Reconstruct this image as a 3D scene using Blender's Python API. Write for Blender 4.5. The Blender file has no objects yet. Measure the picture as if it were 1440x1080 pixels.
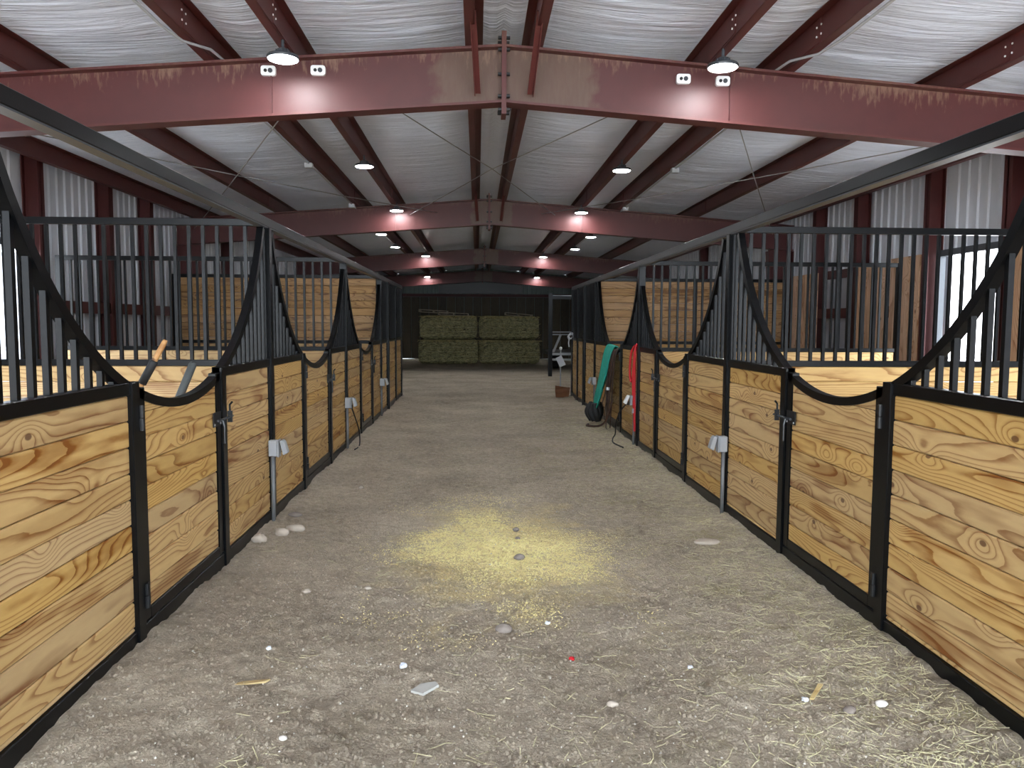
import bpy, bmesh, math, random
import numpy as np
from mathutils import Vector, Matrix
R = random.Random(7)
C = bpy.context.scene.collection
SC = bpy.context.scene

# ------------------------------------------------------------------ camera, world, sun, exposure
F_PX, PITCH, YAW, ROLL, EYE = 1100.0, 0.0766, 0.0445, 0.0049, 1.6
def _camera():
    cy, sy, cp, sp = math.cos(YAW), math.sin(YAW), math.cos(PITCH), math.sin(PITCH)
    w = Vector((sy*cp, cy*cp, -sp)); r = Vector((cy, -sy, 0)); u = r.cross(w)
    c, s = math.cos(ROLL), math.sin(ROLL)
    r, u = r*c + u*s, u*c - r*s
    cam = bpy.data.cameras.new('camera'); cam.sensor_width = 36; cam.lens = F_PX*36/1440
    cam.clip_start = .05; cam.clip_end = 300
    o = bpy.data.objects.new('camera', cam); C.objects.link(o)
    m = Matrix((r, u, -w)).transposed().to_4x4(); m.translation = (0, 0, EYE)
    o.matrix_world = m; SC.camera = o
_camera()
world = bpy.data.worlds.new('world'); SC.world = world; world.use_nodes = True
bg = world.node_tree.nodes['Background']
bg.inputs[0].default_value = (.80, .90, 1.0, 1); bg.inputs[1].default_value = 1.5
sun = bpy.data.lights.new('sun', 'SUN'); sun.energy = 5.0; sun.angle = .01; sun.color = (1, .96, .9)
so = bpy.data.objects.new('sun', sun); C.objects.link(so)
so.rotation_euler = (math.radians(33), 0, math.radians(10))
vs = SC.view_settings
vs.view_transform = 'Standard'; vs.look = 'None'; vs.gamma = 1; vs.use_curve_mapping = False
vs.exposure = 3.22
LAMP_STRENGTH = 20.0

# ------------------------------------------------------------------ helpers
def tag(o, label=None, cat=None, group=None, kind=None):
    if label: o['label'] = label
    if cat: o['category'] = cat
    if group: o['group'] = group
    if kind: o['kind'] = kind
    return o
def empty(name, loc, label=None, cat=None, group=None, kind=None):
    o = bpy.data.objects.new(name, None); C.objects.link(o); o.location = loc
    o.empty_display_size = .1
    return tag(o, label, cat, group, kind)
class MB:
    def __init__(s): s.v = []; s.f = []
    def add(s, vs_, fs):
        n = len(s.v); s.v += [tuple(p) for p in vs_]; s.f += [tuple(i+n for i in f) for f in fs]; return s
    def box(s, x0, x1, y0, y1, z0, z1):
        if x0 > x1: x0, x1 = x1, x0
        if y0 > y1: y0, y1 = y1, y0
        return s.add([(x0,y0,z0),(x1,y0,z0),(x1,y1,z0),(x0,y1,z0),(x0,y0,z1),(x1,y0,z1),(x1,y1,z1),(x0,y1,z1)],
                     [(0,3,2,1),(4,5,6,7),(0,1,5,4),(1,2,6,5),(2,3,7,6),(3,0,4,7)])
    def prism(s, poly, d):
        """poly: planar 3-d polygon, d: extrusion vector"""
        n = len(poly); d = Vector(d); a = [Vector(p) for p in poly]; b = [p+d for p in a]
        return s.add(a+b, [tuple(range(n))[::-1], tuple(range(n, 2*n))] + [(i, (i+1) % n, n+(i+1) % n, n+i) for i in range(n)])
    def tube(s, pts, r, n=8, cap=True):
        pts = [Vector(p) for p in pts]; m = len(pts)
        rr = r if isinstance(r, (list, tuple)) else [r]*m
        ref = None; rings = []
        for i, p in enumerate(pts):
            t = (pts[min(i+1, m-1)] - pts[max(i-1, 0)]).normalized()
            if ref is None:
                ref = Vector((0, 0, 1)) if abs(t.z) < .9 else Vector((1, 0, 0))
            a = (ref - t*ref.dot(t)).normalized(); b = t.cross(a); ref = a
            rings.append([p + (a*math.cos(k*2*math.pi/n) + b*math.sin(k*2*math.pi/n))*rr[i] for k in range(n)])
        fs = [(i*n+k, i*n+(k+1) % n, (i+1)*n+(k+1) % n, (i+1)*n+k) for i in range(m-1) for k in range(n)]
        if cap: fs += [tuple(range(n))[::-1], tuple((m-1)*n+k for k in range(n))]
        return s.add([p for g in rings for p in g], fs)
    def lathe(s, prof, c=(0, 0, 0), n=20):
        c = Vector(c); m = len(prof)
        vs_ = [c + Vector((r*math.cos(k*2*math.pi/n), r*math.sin(k*2*math.pi/n), z)) for r, z in prof for k in range(n)]
        fs = [(i*n+k, i*n+(k+1) % n, (i+1)*n+(k+1) % n, (i+1)*n+k) for i in range(m-1) for k in range(n)]
        fs += [tuple(range(n))[::-1], tuple((m-1)*n+k for k in range(n))]
        return s.add(vs_, fs)
    def mesh(s, name, mat, o=(0, 0, 0), smooth=False):
        me = bpy.data.meshes.new(name)
        me.from_pydata([(p[0]-o[0], p[1]-o[1], p[2]-o[2]) for p in s.v], [], s.f)
        bm = bmesh.new(); bm.from_mesh(me); bmesh.ops.recalc_face_normals(bm, faces=bm.faces); bm.to_mesh(me); bm.free()
        me.materials.append(mat)
        if smooth:
            for p in me.polygons: p.use_smooth = True
        return me
    def build(s, name, mat, parent=None, smooth=False, bevel=0, origin=None):
        """world coordinates; parented parts are stored relative to the parent's location"""
        wo = Vector((0, 0, 0)); q = parent
        while q is not None: wo += q.location; q = q.parent
        if parent is None and origin is not None: wo = Vector(origin)
        me = s.mesh(name, mat, wo, smooth)
        ob = bpy.data.objects.new(name, me); C.objects.link(ob)
        if parent is not None: ob.parent = parent
        else: ob.location = wo
        if bevel:
            b = ob.modifiers.new('bevel', 'BEVEL'); b.width = bevel; b.segments = 1; b.limit_method = 'ANGLE'
        return ob
def wpos(p):
    v = Vector((0, 0, 0))
    while p is not None: v += p.location; p = p.parent
    return v
def inst(name, me, parent, loc, rotz=0, scale=None):
    o = bpy.data.objects.new(name, me); C.objects.link(o); o.parent = parent
    o.location = Vector(loc) - wpos(parent); o.rotation_euler = (0, 0, rotz)
    if scale: o.scale = scale
    return o

# ------------------------------------------------------------------ materials
def nodes(name):
    m = bpy.data.materials.new(name); m.use_nodes = True
    nt = m.node_tree; b = nt.nodes['Principled BSDF']
    def N(t, **kw):
        n = nt.nodes.new('ShaderNode'+t)
        for k, v in kw.items(): setattr(n, k, v)
        return n
    def L(a, b_): nt.links.new(a, b_)
    return m, nt, b, N, L
def srgb(r, g, b):
    f = lambda c: ((c/255+.055)/1.055)**2.4 if c > 10.3 else c/255/12.92
    return (f(r), f(g), f(b), 1)
def plain(name, col, rough=.5, metal=0, var=.12, scale=30, bump=.05, bscale=200, spec=.5):
    m, nt, b, N, L = nodes(name)
    tc = N('TexCoord'); no = N('TexNoise'); no.inputs['Scale'].default_value = scale; no.inputs['Detail'].default_value = 4
    L(tc.outputs['Object'], no.inputs['Vector'])
    mx = N('Mix', data_type='RGBA')
    mx.inputs[6].default_value = tuple(c*(1-var) for c in col[:3])+(1,)
    mx.inputs[7].default_value = tuple(min(1, c*(1+var)) for c in col[:3])+(1,)
    L(no.outputs['Fac'], mx.inputs[0]); L(mx.outputs[2], b.inputs['Base Color'])
    b.inputs['Specular IOR Level'].default_value = spec; b.inputs['Roughness'].default_value = rough; b.inputs['Metallic'].default_value = metal
    if bump:
        n2 = N('TexNoise'); n2.inputs['Scale'].default_value = bscale; L(tc.outputs['Object'], n2.inputs['Vector'])
        bp = N('Bump'); bp.inputs['Strength'].default_value = bump; bp.inputs['Distance'].default_value = .01
        L(n2.outputs['Fac'], bp.inputs['Height']); L(bp.outputs[0], b.inputs['Normal'])
    return m
def math_(N, L, op, a, b_=None, c=None):
    n = N('Math', operation=op)
    for i, v in enumerate((a, b_, c)):
        if v is None: continue
        if isinstance(v, (int, float)): n.inputs[i].default_value = v
        else: L(v, n.inputs[i])
    return n.outputs[0]
def wood(name, pale, dark, bright=1.0):
    """flat-sawn pine: contour rings of a stretched noise field, knots, per-board hue"""
    m, nt, b, N, L = nodes(name)
    M = lambda op, *a: math_(N, L, op, *a)
    tc = N('TexCoord'); oi = N('ObjectInfo')
    wn = N('TexWhiteNoise', noise_dimensions='1D'); L(M('MULTIPLY', oi.outputs['Random'], 917.0), wn.inputs['W'])
    off = N('VectorMath', operation='SCALE'); L(wn.outputs['Color'], off.inputs[0]); off.inputs['Scale'].default_value = 60
    ad = N('VectorMath', operation='ADD'); L(tc.outputs['Object'], ad.inputs[0]); L(off.outputs[0], ad.inputs[1])
    sx = N('SeparateXYZ'); L(ad.outputs[0], sx.inputs[0])
    loc = N('SeparateXYZ'); L(tc.outputs['Object'], loc.inputs[0])
    sp = N('SeparateColor'); L(wn.outputs['Color'], sp.inputs[0])
    # knots
    kv = N('CombineXYZ'); L(M('MULTIPLY', sx.outputs[0], 2.1), kv.inputs[0]); L(M('MULTIPLY', sx.outputs[2], 3.6), kv.inputs[1])
    vo = N('TexVoronoi', voronoi_dimensions='2D', feature='F1'); vo.inputs['Scale'].default_value = 1; vo.inputs['Randomness'].default_value = 1
    L(kv.outputs[0], vo.inputs['Vector'])
    ks = N('SeparateColor'); L(vo.outputs['Color'], ks.inputs[0])
    gate = M('GREATER_THAN', ks.outputs[0], .42)
    kd = vo.outputs['Distance']
    kb = M('MULTIPLY', M('POWER', 2.718, M('MULTIPLY', M('MULTIPLY', kd, kd), -22.0)), gate)
    # ring field
    v1 = N('CombineXYZ'); L(M('MULTIPLY', sx.outputs[0], .62), v1.inputs[0]); L(M('MULTIPLY', sx.outputs[2], 5.0), v1.inputs[1]); L(sx.outputs[1], v1.inputs[2])
    n1 = N('TexNoise'); n1.inputs['Scale'].default_value = 1; n1.inputs['Detail'].default_value = .6; n1.inputs['Roughness'].default_value = .4
    L(v1.outputs[0], n1.inputs['Vector'])
    v2 = N('CombineXYZ'); L(M('MULTIPLY', sx.outputs[0], 9), v2.inputs[0]); L(M('MULTIPLY', sx.outputs[2], 45), v2.inputs[1])
    n2 = N('TexNoise'); n2.inputs['Scale'].default_value = 1; n2.inputs['Detail'].default_value = 3
    L(v2.outputs[0], n2.inputs['Vector'])
    dens = M('MULTIPLY_ADD', sp.outputs[0], 14.0, 9.0)
    lin = M('MULTIPLY', loc.outputs[2], M('MULTIPLY_ADD', sp.outputs[1], 50.0, -8.0))
    t = M('ADD', M('MULTIPLY', n1.outputs['Fac'], dens), lin)
    t = M('ADD', t, M('MULTIPLY', kb, 3.0))
    t = M('ADD', t, M('MULTIPLY', n2.outputs['Fac'], .22))
    fr = M('FRACT', t)
    cr = N('ValToRGB'); e = cr.color_ramp.elements
    e[0].position = 0; e[0].color = (.12, .12, .12, 1); e[1].position = .45; e[1].color = (.02, .02, .02, 1)
    for p, c in ((.7, .25), (.9, .95), (.97, 1.0), (1.0, .15)):
        q = e.new(p); q.color = (c, c, c, 1)
    L(fr, cr.inputs[0])
    # broad honey coloured zones
    v3 = N('CombineXYZ'); L(M('MULTIPLY', sx.outputs[0], 1.3), v3.inputs[0]); L(M('MULTIPLY', sx.outputs[2], 9), v3.inputs[1]); v3.inputs[2].default_value = 5
    n3 = N('TexNoise'); n3.inputs['Scale'].default_value = 1; n3.inputs['Detail'].default_value = 2; L(v3.outputs[0], n3.inputs['Vector'])
    z3 = N('MapRange'); z3.inputs['From Min'].default_value = .52; z3.inputs['From Max'].default_value = .62; L(n3.outputs['Fac'], z3.inputs['Value'])
    fac = M('ADD', M('MULTIPLY', cr.outputs[0], .72), M('MULTIPLY', z3.outputs[0], M('MULTIPLY', sp.outputs[2], .6)))
    fac = M('MINIMUM', M('ADD', fac, M('MULTIPLY', M('SUBTRACT', n2.outputs['Fac'], .5), .25)), 1.0)
    fac = M('MAXIMUM', fac, 0.0)
    mx = N('Mix', data_type='RGBA'); L(fac, mx.inputs[0]); mx.inputs[6].default_value = pale; mx.inputs[7].default_value = dark
    # knot cores
    kc = N('MapRange'); kc.inputs['From Min'].default_value = .055; kc.inputs['From Max'].default_value = .04; L(kd, kc.inputs['Value'])
    kcf = M('MULTIPLY', M('MULTIPLY', kc.outputs[0], gate), M('GREATER_THAN', ks.outputs[1], .35))
    mk = N('Mix', data_type='RGBA'); L(M('MULTIPLY', kcf, .85), mk.inputs[0]); L(mx.outputs[2], mk.inputs[6]); mk.inputs[7].default_value = srgb(86, 52, 30)
    hs = N('HueSaturation'); L(mk.outputs[2], hs.inputs['Color'])
    L(M('MULTIPLY_ADD', sp.outputs[1], .22, bright*.88), hs.inputs['Value']); L(M('MULTIPLY_ADD', sp.outputs[0], .2, .96), hs.inputs['Saturation'])
    L(hs.outputs[0], b.inputs['Base Color']); b.inputs['Roughness'].default_value = .62
    bp = N('Bump'); bp.inputs['Strength'].default_value = .12; bp.inputs['Distance'].default_value = .004
    L(n2.outputs['Fac'], bp.inputs['Height']); L(bp.outputs[0], b.inputs['Normal'])
    return m
def red_steel(name, base, cx=.22, patch=0, dust=.0):
    """dark red primer with tan dust: a blotch round the ridge and streaks under the top flange"""
    m, nt, b, N, L = nodes(name)
    M = lambda op, *a: math_(N, L, op, *a)
    tc = N('TexCoord'); s = N('SeparateXYZ'); L(tc.outputs['Object'], s.inputs[0])
    no = N('TexNoise'); no.inputs['Scale'].default_value = 7; no.inputs['Detail'].default_value = 6; L(tc.outputs['Object'], no.inputs['Vector'])
    mp = N('Mapping'); mp.inputs['Scale'].default_value = (14, 14, 3.0); L(tc.outputs['Object'], mp.inputs['Vector'])
    st = N('TexNoise'); st.inputs['Scale'].default_value = 2.2; st.inputs['Detail'].default_value = 6; st.inputs['Roughness'].default_value = .65; L(mp.outputs[0], st.inputs['Vector'])
    mx = N('Mix', data_type='RGBA'); L(no.outputs['Fac'], mx.inputs[0])
    mx.inputs[6].default_value = tuple(c*.85 for c in base[:3])+(1,); mx.inputs[7].default_value = tuple(c*1.15 for c in base[:3])+(1,)
    col = mx.outputs[2]
    if patch:
        ax = M('ABSOLUTE', M('SUBTRACT', s.outputs[0], .1*patch))
        e = M('ADD', ax, M('MULTIPLY', M('SUBTRACT', no.outputs['Fac'], .5), .35))
        mr = N('MapRange'); mr.inputs['From Min'].default_value = .72*patch; mr.inputs['From Max'].default_value = .62*patch; L(e, mr.inputs['Value'])
        k = M('MULTIPLY', mr.outputs[0], M('MULTIPLY_ADD', st.outputs['Fac'], .9, .3))
        k = M('MINIMUM', k, .92)
        m2 = N('Mix', data_type='RGBA'); L(k, m2.inputs[0]); L(col, m2.inputs[6]); m2.inputs[7].default_value = srgb(92, 72, 58); col = m2.outputs[2]
    if dust:
        # height under the sloping top flange
        no2 = N('TexNoise'); no2.inputs['Scale'].default_value = 1.7; no2.inputs['Detail'].default_value = 3; L(tc.outputs['Object'], no2.inputs['Vector'])
        h = M('ADD', s.outputs[2], M('MULTIPLY', M('ABSOLUTE', s.outputs[0]), .075))
        mr = N('MapRange'); mr.inputs['From Min'].default_value = -.34; mr.inputs['From Max'].default_value = 0; L(h, mr.inputs['Value'])
        th = M('SUBTRACT', M('ADD', M('ADD', st.outputs['Fac'], M('MULTIPLY', M('SUBTRACT', no2.outputs['Fac'], .5), .9)), M('MULTIPLY', M('POWER', mr.outputs[0], 1.6), .36)), .80)
        k = M('MINIMUM', M('MAXIMUM', M('MULTIPLY', th, 4*dust), 0.0), .8)
        m3 = N('Mix', data_type='RGBA'); L(k, m3.inputs[0]); L(col, m3.inputs[6]); m3.inputs[7].default_value = srgb(122, 94, 76); col = m3.outputs[2]
    L(col, b.inputs['Base Color']); b.inputs['Roughness'].default_value = .5
    return m
W_FRONT = wood('pine_board', srgb(198, 166, 116), srgb(122, 74, 31))
W_OLD = wood('aged_board', srgb(176, 140, 98), srgb(98, 62, 32), .9)
W_JAMB = wood('jamb_board', srgb(216, 180, 150), srgb(160, 116, 84), .95)
STEEL = plain('black_steel', srgb(9, 10, 12), .28, .0, .15, 18, .03, spec=.2)
STEEL2 = plain('black_latch_steel', srgb(30, 31, 33), .35, .2, .1, 60, .05)
GREYTUBE = plain('grey_steel', srgb(56, 60, 66), .4, .1)
RED = red_steel('red_rafter_dusty', srgb(74, 29, 28), patch=1.0, dust=1.0)
RED2 = red_steel('red_rafter', srgb(76, 30, 29), patch=.55, dust=.4)
REDF = red_steel('red_rafter_flange', srgb(78, 31, 29), dust=.25)
REDP = red_steel('red_purlin', srgb(76, 30, 26))
REDW = plain('red_wall_steel', srgb(70, 20, 18), .6, 0, .12, 6)
GALV = plain('galvanised', srgb(178, 182, 186), .4, .3, .1, 12)
WHITEP = plain('white_plastic', srgb(225, 227, 228), .4, 0, .03)
GREYP = plain('grey_plastic', srgb(152, 155, 158), .45, 0, .04)
GREYC = plain('grey_conduit', srgb(112, 114, 116), .5, .2, .1)
BLACKR = plain('black_rubber', srgb(24, 24, 25), .7, 0, .1)
HANDLE = wood('handle_wood', srgb(196, 150, 100), srgb(140, 92, 50), .9)
TEAL = plain('teal_cloth', srgb(38, 158, 138), .8, 0, .22, 25, .3, 60)
BROWN = plain('brown_leather', srgb(68, 46, 34), .55, 0, .3, 20, .2, 80)
REDC = plain('red_nylon', srgb(200, 24, 36), .6, 0, .2, 60, .3, 300)
STONE = plain('stone', srgb(172, 160, 146), .85, 0, .2, 14, .3, 60)
STONE_W = plain('chalk_stone', srgb(200, 194, 186), .85, 0, .15, 14, .3, 60)
STONE_D = plain('dark_stone', srgb(126, 116, 108), .85, 0, .2, 14, .3, 60)
PAPER = plain('white_paper', srgb(206, 208, 212), .7, 0, .03, 20, 0)
CARD = plain('brown_cardboard', srgb(112, 72, 46), .85, 0, .2, 8)
DARKP = plain('dark_trailer_paint', srgb(34, 36, 38), .4)
TIRE = plain('tire_rubber', srgb(26, 26, 26), .85)
CABLE = plain('steel_cable', srgb(150, 150, 150), .45, .6)
def emit(name, col, s):
    m, nt, b, N, L = nodes(name)
    b.inputs['Base Color'].default_value = (.9, .9, .9, 1)
    b.inputs['Emission Color'].default_value = col; b.inputs['Emission Strength'].default_value = s
    return m
LENS = emit('lamp_lens', (.93, .97, 1, 1), LAMP_STRENGTH)
def ceiling_mat():
    m, nt, b, N, L = nodes('white_insulation_facing')
    tc = N('TexCoord')
    mp = N('Mapping'); mp.inputs['Scale'].default_value = (.9, 9, 1); L(tc.outputs['Object'], mp.inputs['Vector'])
    n = N('TexNoise'); n.inputs['Scale'].default_value = 1.6; n.inputs['Detail'].default_value = 5; n.inputs['Distortion'].default_value = .8; L(mp.outputs[0], n.inputs['Vector'])
    mp2 = N('Mapping'); mp2.inputs['Scale'].default_value = (2.5, 30, 1); L(tc.outputs['Object'], mp2.inputs['Vector'])
    n2 = N('TexNoise'); n2.inputs['Scale'].default_value = 1.6; n2.inputs['Detail'].default_value = 3; n2.inputs['Distortion'].default_value = 1.2; L(mp2.outputs[0], n2.inputs['Vector'])
    a = math_(N, L, 'ADD', n.outputs['Fac'], math_(N, L, 'MULTIPLY', n2.outputs['Fac'], .25))
    bp = N('Bump'); bp.inputs['Strength'].default_value = .75; bp.inputs['Distance'].default_value = .05; L(a, bp.inputs['Height']); L(bp.outputs[0], b.inputs['Normal'])
    b.inputs['Base Color'].default_value = srgb(220, 227, 242); b.inputs['Roughness'].default_value = .36
    return m
CEIL = ceiling_mat()
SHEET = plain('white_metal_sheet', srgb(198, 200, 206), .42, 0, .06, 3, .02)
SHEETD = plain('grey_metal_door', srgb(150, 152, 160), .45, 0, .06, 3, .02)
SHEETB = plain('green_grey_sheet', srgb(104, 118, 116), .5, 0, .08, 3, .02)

# floor height field ---------------------------------------------------------
_rng = np.random.RandomState(3); _T = _rng.rand(256, 256)
def vnoise(x, y):
    x = np.asarray(x, float); y = np.asarray(y, float)
    xi = np.floor(x).astype(int); yi = np.floor(y).astype(int); u = x-xi; v = y-yi
    u = u*u*(3-2*u); v = v*v*(3-2*v); a = lambda i, j: _T[(xi+i) % 256, (yi+j) % 256]
    return (a(0,0)*(1-u)+a(1,0)*u)*(1-v) + (a(0,1)*(1-u)+a(1,1)*u)*v - .5
def height(x, y):
    x = np.asarray(x, float); y = np.asarray(y, float)
    h = .020*vnoise(x*1.3+9, y*1.1) + .016*vnoise(x*4, y*4+30) + .014*vnoise(x*11+5, y*11) + .014*vnoise(x*24, y*24+3)
    for xc, sl, w in ((-.62, .02, .2), (1.12, -.01, .22), (-.98, .03, .13)):
        d = x - (xc + sl*(y-5)); k = np.exp(-(d/w)**2)
        rib = np.sin(2*np.pi*(y + .9*d)/.13 + 3*vnoise(x*2, y*2))*(.5+vnoise(x*1.7+40, y*.9))
        h = h + k*(.0065*rib*(.6+1.2*(vnoise(x*5+3, y*5)+.5)) - .010)
    # dirt banked along the stall fronts
    h = h + .030*np.exp(-((x+1.62)/.16)**2)*(.6+vnoise(x*3, y*3)) + .030*np.exp(-((x-2.06)/.16)**2)*(.6+vnoise(x*3+7, y*3))
    return h
def hz(x, y): return float(height(np.array([x]), np.array([y]))[0])
def dirt_mat(outdoor=False):
    m, nt, b, N, L = nodes('outdoor_dirt' if outdoor else 'packed_dirt')
    M = lambda op, *a: math_(N, L, op, *a)
    tc = N('TexCoord'); s = N('SeparateXYZ'); L(tc.outputs['Object'], s.inputs[0])
    def noise(sc, det=4, rough=.6, dist=0):
        n = N('TexNoise'); n.inputs['Scale'].default_value = sc; n.inputs['Detail'].default_value = det; n.inputs['Roughness'].default_value = rough; n.inputs['Distortion'].default_value = dist
        L(tc.outputs['Object'], n.inputs['Vector']); return n.outputs['Fac']
    a, c, d = noise(1.1, 5), noise(16, 8, .78, .3), noise(150, 4, .8)
    vo = N('TexVoronoi'); vo.inputs['Scale'].default_value = 75; L(tc.outputs['Object'], vo.inputs['Vector'])
    g = N('ValToRGB'); e = g.color_ramp.elements
    e[0].position = .33; e[0].color = srgb(150, 146, 140) if outdoor else srgb(124, 109, 92); e[1].position = .66; e[1].color = srgb(205, 206, 208) if outdoor else srgb(230, 214, 190)
    L(M('ADD', M('MULTIPLY', a, .32), M('ADD', M('MULTIPLY', c, .5), M('MULTIPLY', d, .18))), g.inputs[0])
    col = g.outputs[0]
    if not outdoor:
        # greenish hay dust, heavier along the right-hand stalls
        mr = N('MapRange'); mr.inputs['From Min'].default_value = .2; mr.inputs['From Max'].default_value = 1.6; L(s.outputs[0], mr.inputs['Value'])
        hk = N('MapRange'); hk.inputs['From Min'].default_value = .5; hk.inputs['From Max'].default_value = .66; L(noise(3.2, 6, .7, .4), hk.inputs['Value'])
        k = M('MULTIPLY', M('MULTIPLY', hk.outputs[0], M('MULTIPLY_ADD', mr.outputs[0], .4, .12)), M('GREATER_THAN', noise(90, 3), .47))
        m1 = N('Mix', data_type='RGBA'); L(k, m1.inputs[0]); L(col, m1.inputs[6]); m1.inputs[7].default_value = srgb(176, 166, 110); col = m1.outputs[2]
        # spilled yellow shavings
        dx = M('DIVIDE', M('SUBTRACT', s.outputs[0], .16), .88); dy = M('DIVIDE', M('SUBTRACT', s.outputs[1], 5.45), 1.45)
        r = M('SQRT', M('ADD', M('MULTIPLY', dx, dx), M('MULTIPLY', dy, dy)))
        r = M('ADD', r, M('MULTIPLY', M('SUBTRACT', noise(2.2, 5, .65, .6), .5), 2.0))
        pm = N('MapRange'); pm.inputs['From Min'].default_value = 1.02; pm.inputs['From Max'].default_value = .35; L(r, pm.inputs['Value'])
        gr = M('MULTIPLY', pm.outputs[0], M('MULTIPLY_ADD', noise(60, 5, .75), 2.4, -.55))
        m2 = N('Mix', data_type='RGBA'); L(M('MINIMUM', M('MAXIMUM', gr, 0.0), .9), m2.inputs[0]); L(col, m2.inputs[6]); m2.inputs[7].default_value = srgb(246, 222, 158); col = m2.outputs[2]
    L(col, b.inputs['Base Color']); b.inputs['Roughness'].default_value = .95
    bp = N('Bump'); bp.inputs['Strength'].default_value = 1.0; bp.inputs['Distance'].default_value = .045
    L(M('ADD', M('ADD', M('MULTIPLY', c, .75), M('MULTIPLY', d, .3)), M('MULTIPLY', vo.outputs['Distance'], -.25)), bp.inputs['Height']); L(bp.outputs[0], b.inputs['Normal'])
    return m
DIRT = dirt_mat(); DIRT_OUT = dirt_mat(True)

# ------------------------------------------------------------------ layout
CX = .22                       # ridge / aisle centre
ZR, SLOPE, RD = 3.93, .075, .475   # rafter top at the ridge, roof slope, rafter depth
WD = 5.85                      # half width of the building
Y0, Y1 = -4.5, 36.0
RAFT = [6.8, 14.9, 24.5, 34.5]
XF = {-1: -1.66, 1: 2.10}      # aisle faces of the stall fronts
XE = {-1: -5.15, 1: 5.50}      # rear ends of the stalls
POST = {-1: [2.60, 6.38, 10.01, 13.62], 1: [2.62, 6.51, 10.12, 13.94]}
SEAM = {-1: [(3.89, 5.12), (7.60, 8.87), (11.28, 12.42)], 1: [(3.94, 5.20), (7.81, 9.06), (11.38, 12.52)]}
YEND = {-1: 17.3, 1: 17.35}
ZB, ZW = 2.424, 1.312          # top of overhead rail, top of the planked half
zroof = lambda x: ZR - SLOPE*abs(x-CX)
OPEN = {-1: [(4.85, 6.15), (8.7, 9.97)], 1: [(4.95, 6.2), (8.65, 9.93)]}
XWALL = {-1: CX-WD, 1: CX+WD}
NTH = ['nearest', 'second', 'third', 'fourth']
SIDE = {-1: 'left', 1: 'right'}

# ------------------------------------------------------------------ floor and ground
def grid_mesh(name, xs, ys, mat, zf):
    X, Y = np.meshgrid(xs, ys); Z = zf(X, Y); nx, ny = len(xs), len(ys)
    v = np.stack([X, Y, Z], -1).reshape(-1, 3)
    i = np.arange((ny-1)*(nx-1)); r, c = i//(nx-1), i % (nx-1); a = r*nx+c
    f = np.stack([a, a+1, a+nx+1, a+nx], -1)
    me = bpy.data.meshes.new(name); me.vertices.add(len(v)); me.vertices.foreach_set('co', v.ravel())
    me.loops.add(f.size); me.loops.foreach_set('vertex_index', f.ravel().astype(np.int32))
    me.polygons.add(len(f)); me.polygons.foreach_set('loop_start', np.arange(0, f.size, 4, dtype=np.int32)); me.polygons.foreach_set('loop_total', np.full(len(f), 4, np.int32))
    me.update(); me.validate(); me.materials.append(mat)
    me.polygons.foreach_set('use_smooth', np.ones(len(f), bool))
    o = bpy.data.objects.new(name, me); C.objects.link(o); return o
def spans(*seg):
    out = []
    for a, b, d in seg: out += list(np.arange(a, b-1e-6, d))
    return np.array(out+[seg[-1][1]])
fx = spans((CX-WD, -1.7, .3), (-1.7, 2.16, .019), (2.16, CX+WD, .3))
fy = spans((Y0, 2.3, .25), (2.3, 6.5, .02), (6.5, 10, .035), (10, 18, .08), (18, Y1, .2))
tag(grid_mesh('floor', fx, fy, DIRT, height), 'grey-brown packed dirt aisle floor with tire tracks and spilled shavings', 'floor', kind='structure')
g = MB()
for x0, x1, y0, y1 in ((-60, CX-WD, -40, 70), (CX+WD, 60, -40, 70), (CX-WD, CX+WD, -40, Y0), (CX-WD, CX+WD, Y1, 70)):
    g.add([(x0,y0,-.02),(x1,y0,-.02),(x1,y1,-.02),(x0,y1,-.02)], [(0,1,2,3)])
tag(g.build('ground', DIRT_OUT), 'pale sunlit dirt yard outside the barn openings', 'ground', kind='structure')

# ------------------------------------------------------------------ ceiling, walls
def ceil_z(X, Y):
    d = np.abs(X-CX); z = ZR+.205 - SLOPE*d
    pur = np.array([.25, 1.74, 2.40, 3.90, 5.42, 5.85]); lo = np.array([0, .25, 1.74, 2.40, 3.90, 5.42])
    k = np.clip(np.searchsorted(pur, d-1e-4), 0, 5); a, b = lo[k], pur[k]
    u = np.clip((d-a-.012)/(b-a-.10), 0, 1)
    sag = -.05*np.sin(np.pi*u)*(.7+.8*vnoise(X*.6, Y*3.1))
    sag += .016*np.sin(np.pi*u)*vnoise(X*1.1+4, Y*9.3) + .010*np.sin(np.pi*u)*vnoise(X*2.1, Y*23)
    return z+sag
cxs = np.unique(np.concatenate([CX+s*spans((0, .25, .0625), (.25, 1.74, .0745), (1.74, 2.40, .066), (2.40, 3.90, .1), (3.90, 5.42, .095), (5.42, 5.85, .1)) for s in (-1, 1)]).round(4))
tag(grid_mesh('ceiling', cxs, spans((Y0, 16, .025), (16, Y1, .09)), CEIL, ceil_z), 'wrinkled white insulation facing under the gabled metal roof', 'ceiling', kind='structure')
rf = MB()
for s in (-1, 1):
    rf.prism([(CX, Y0, ZR+.36), (CX+s*(WD+.2), Y0, ZR+.36-SLOPE*(WD+.2)), (CX+s*(WD+.2), Y0, ZR+.33-SLOPE*(WD+.2)), (CX, Y0, ZR+.33)], (0, Y1-Y0, 0))
tag(rf.build('roof', SHEET), 'sheet metal roof above the insulation', 'roof', kind='structure')

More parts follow.
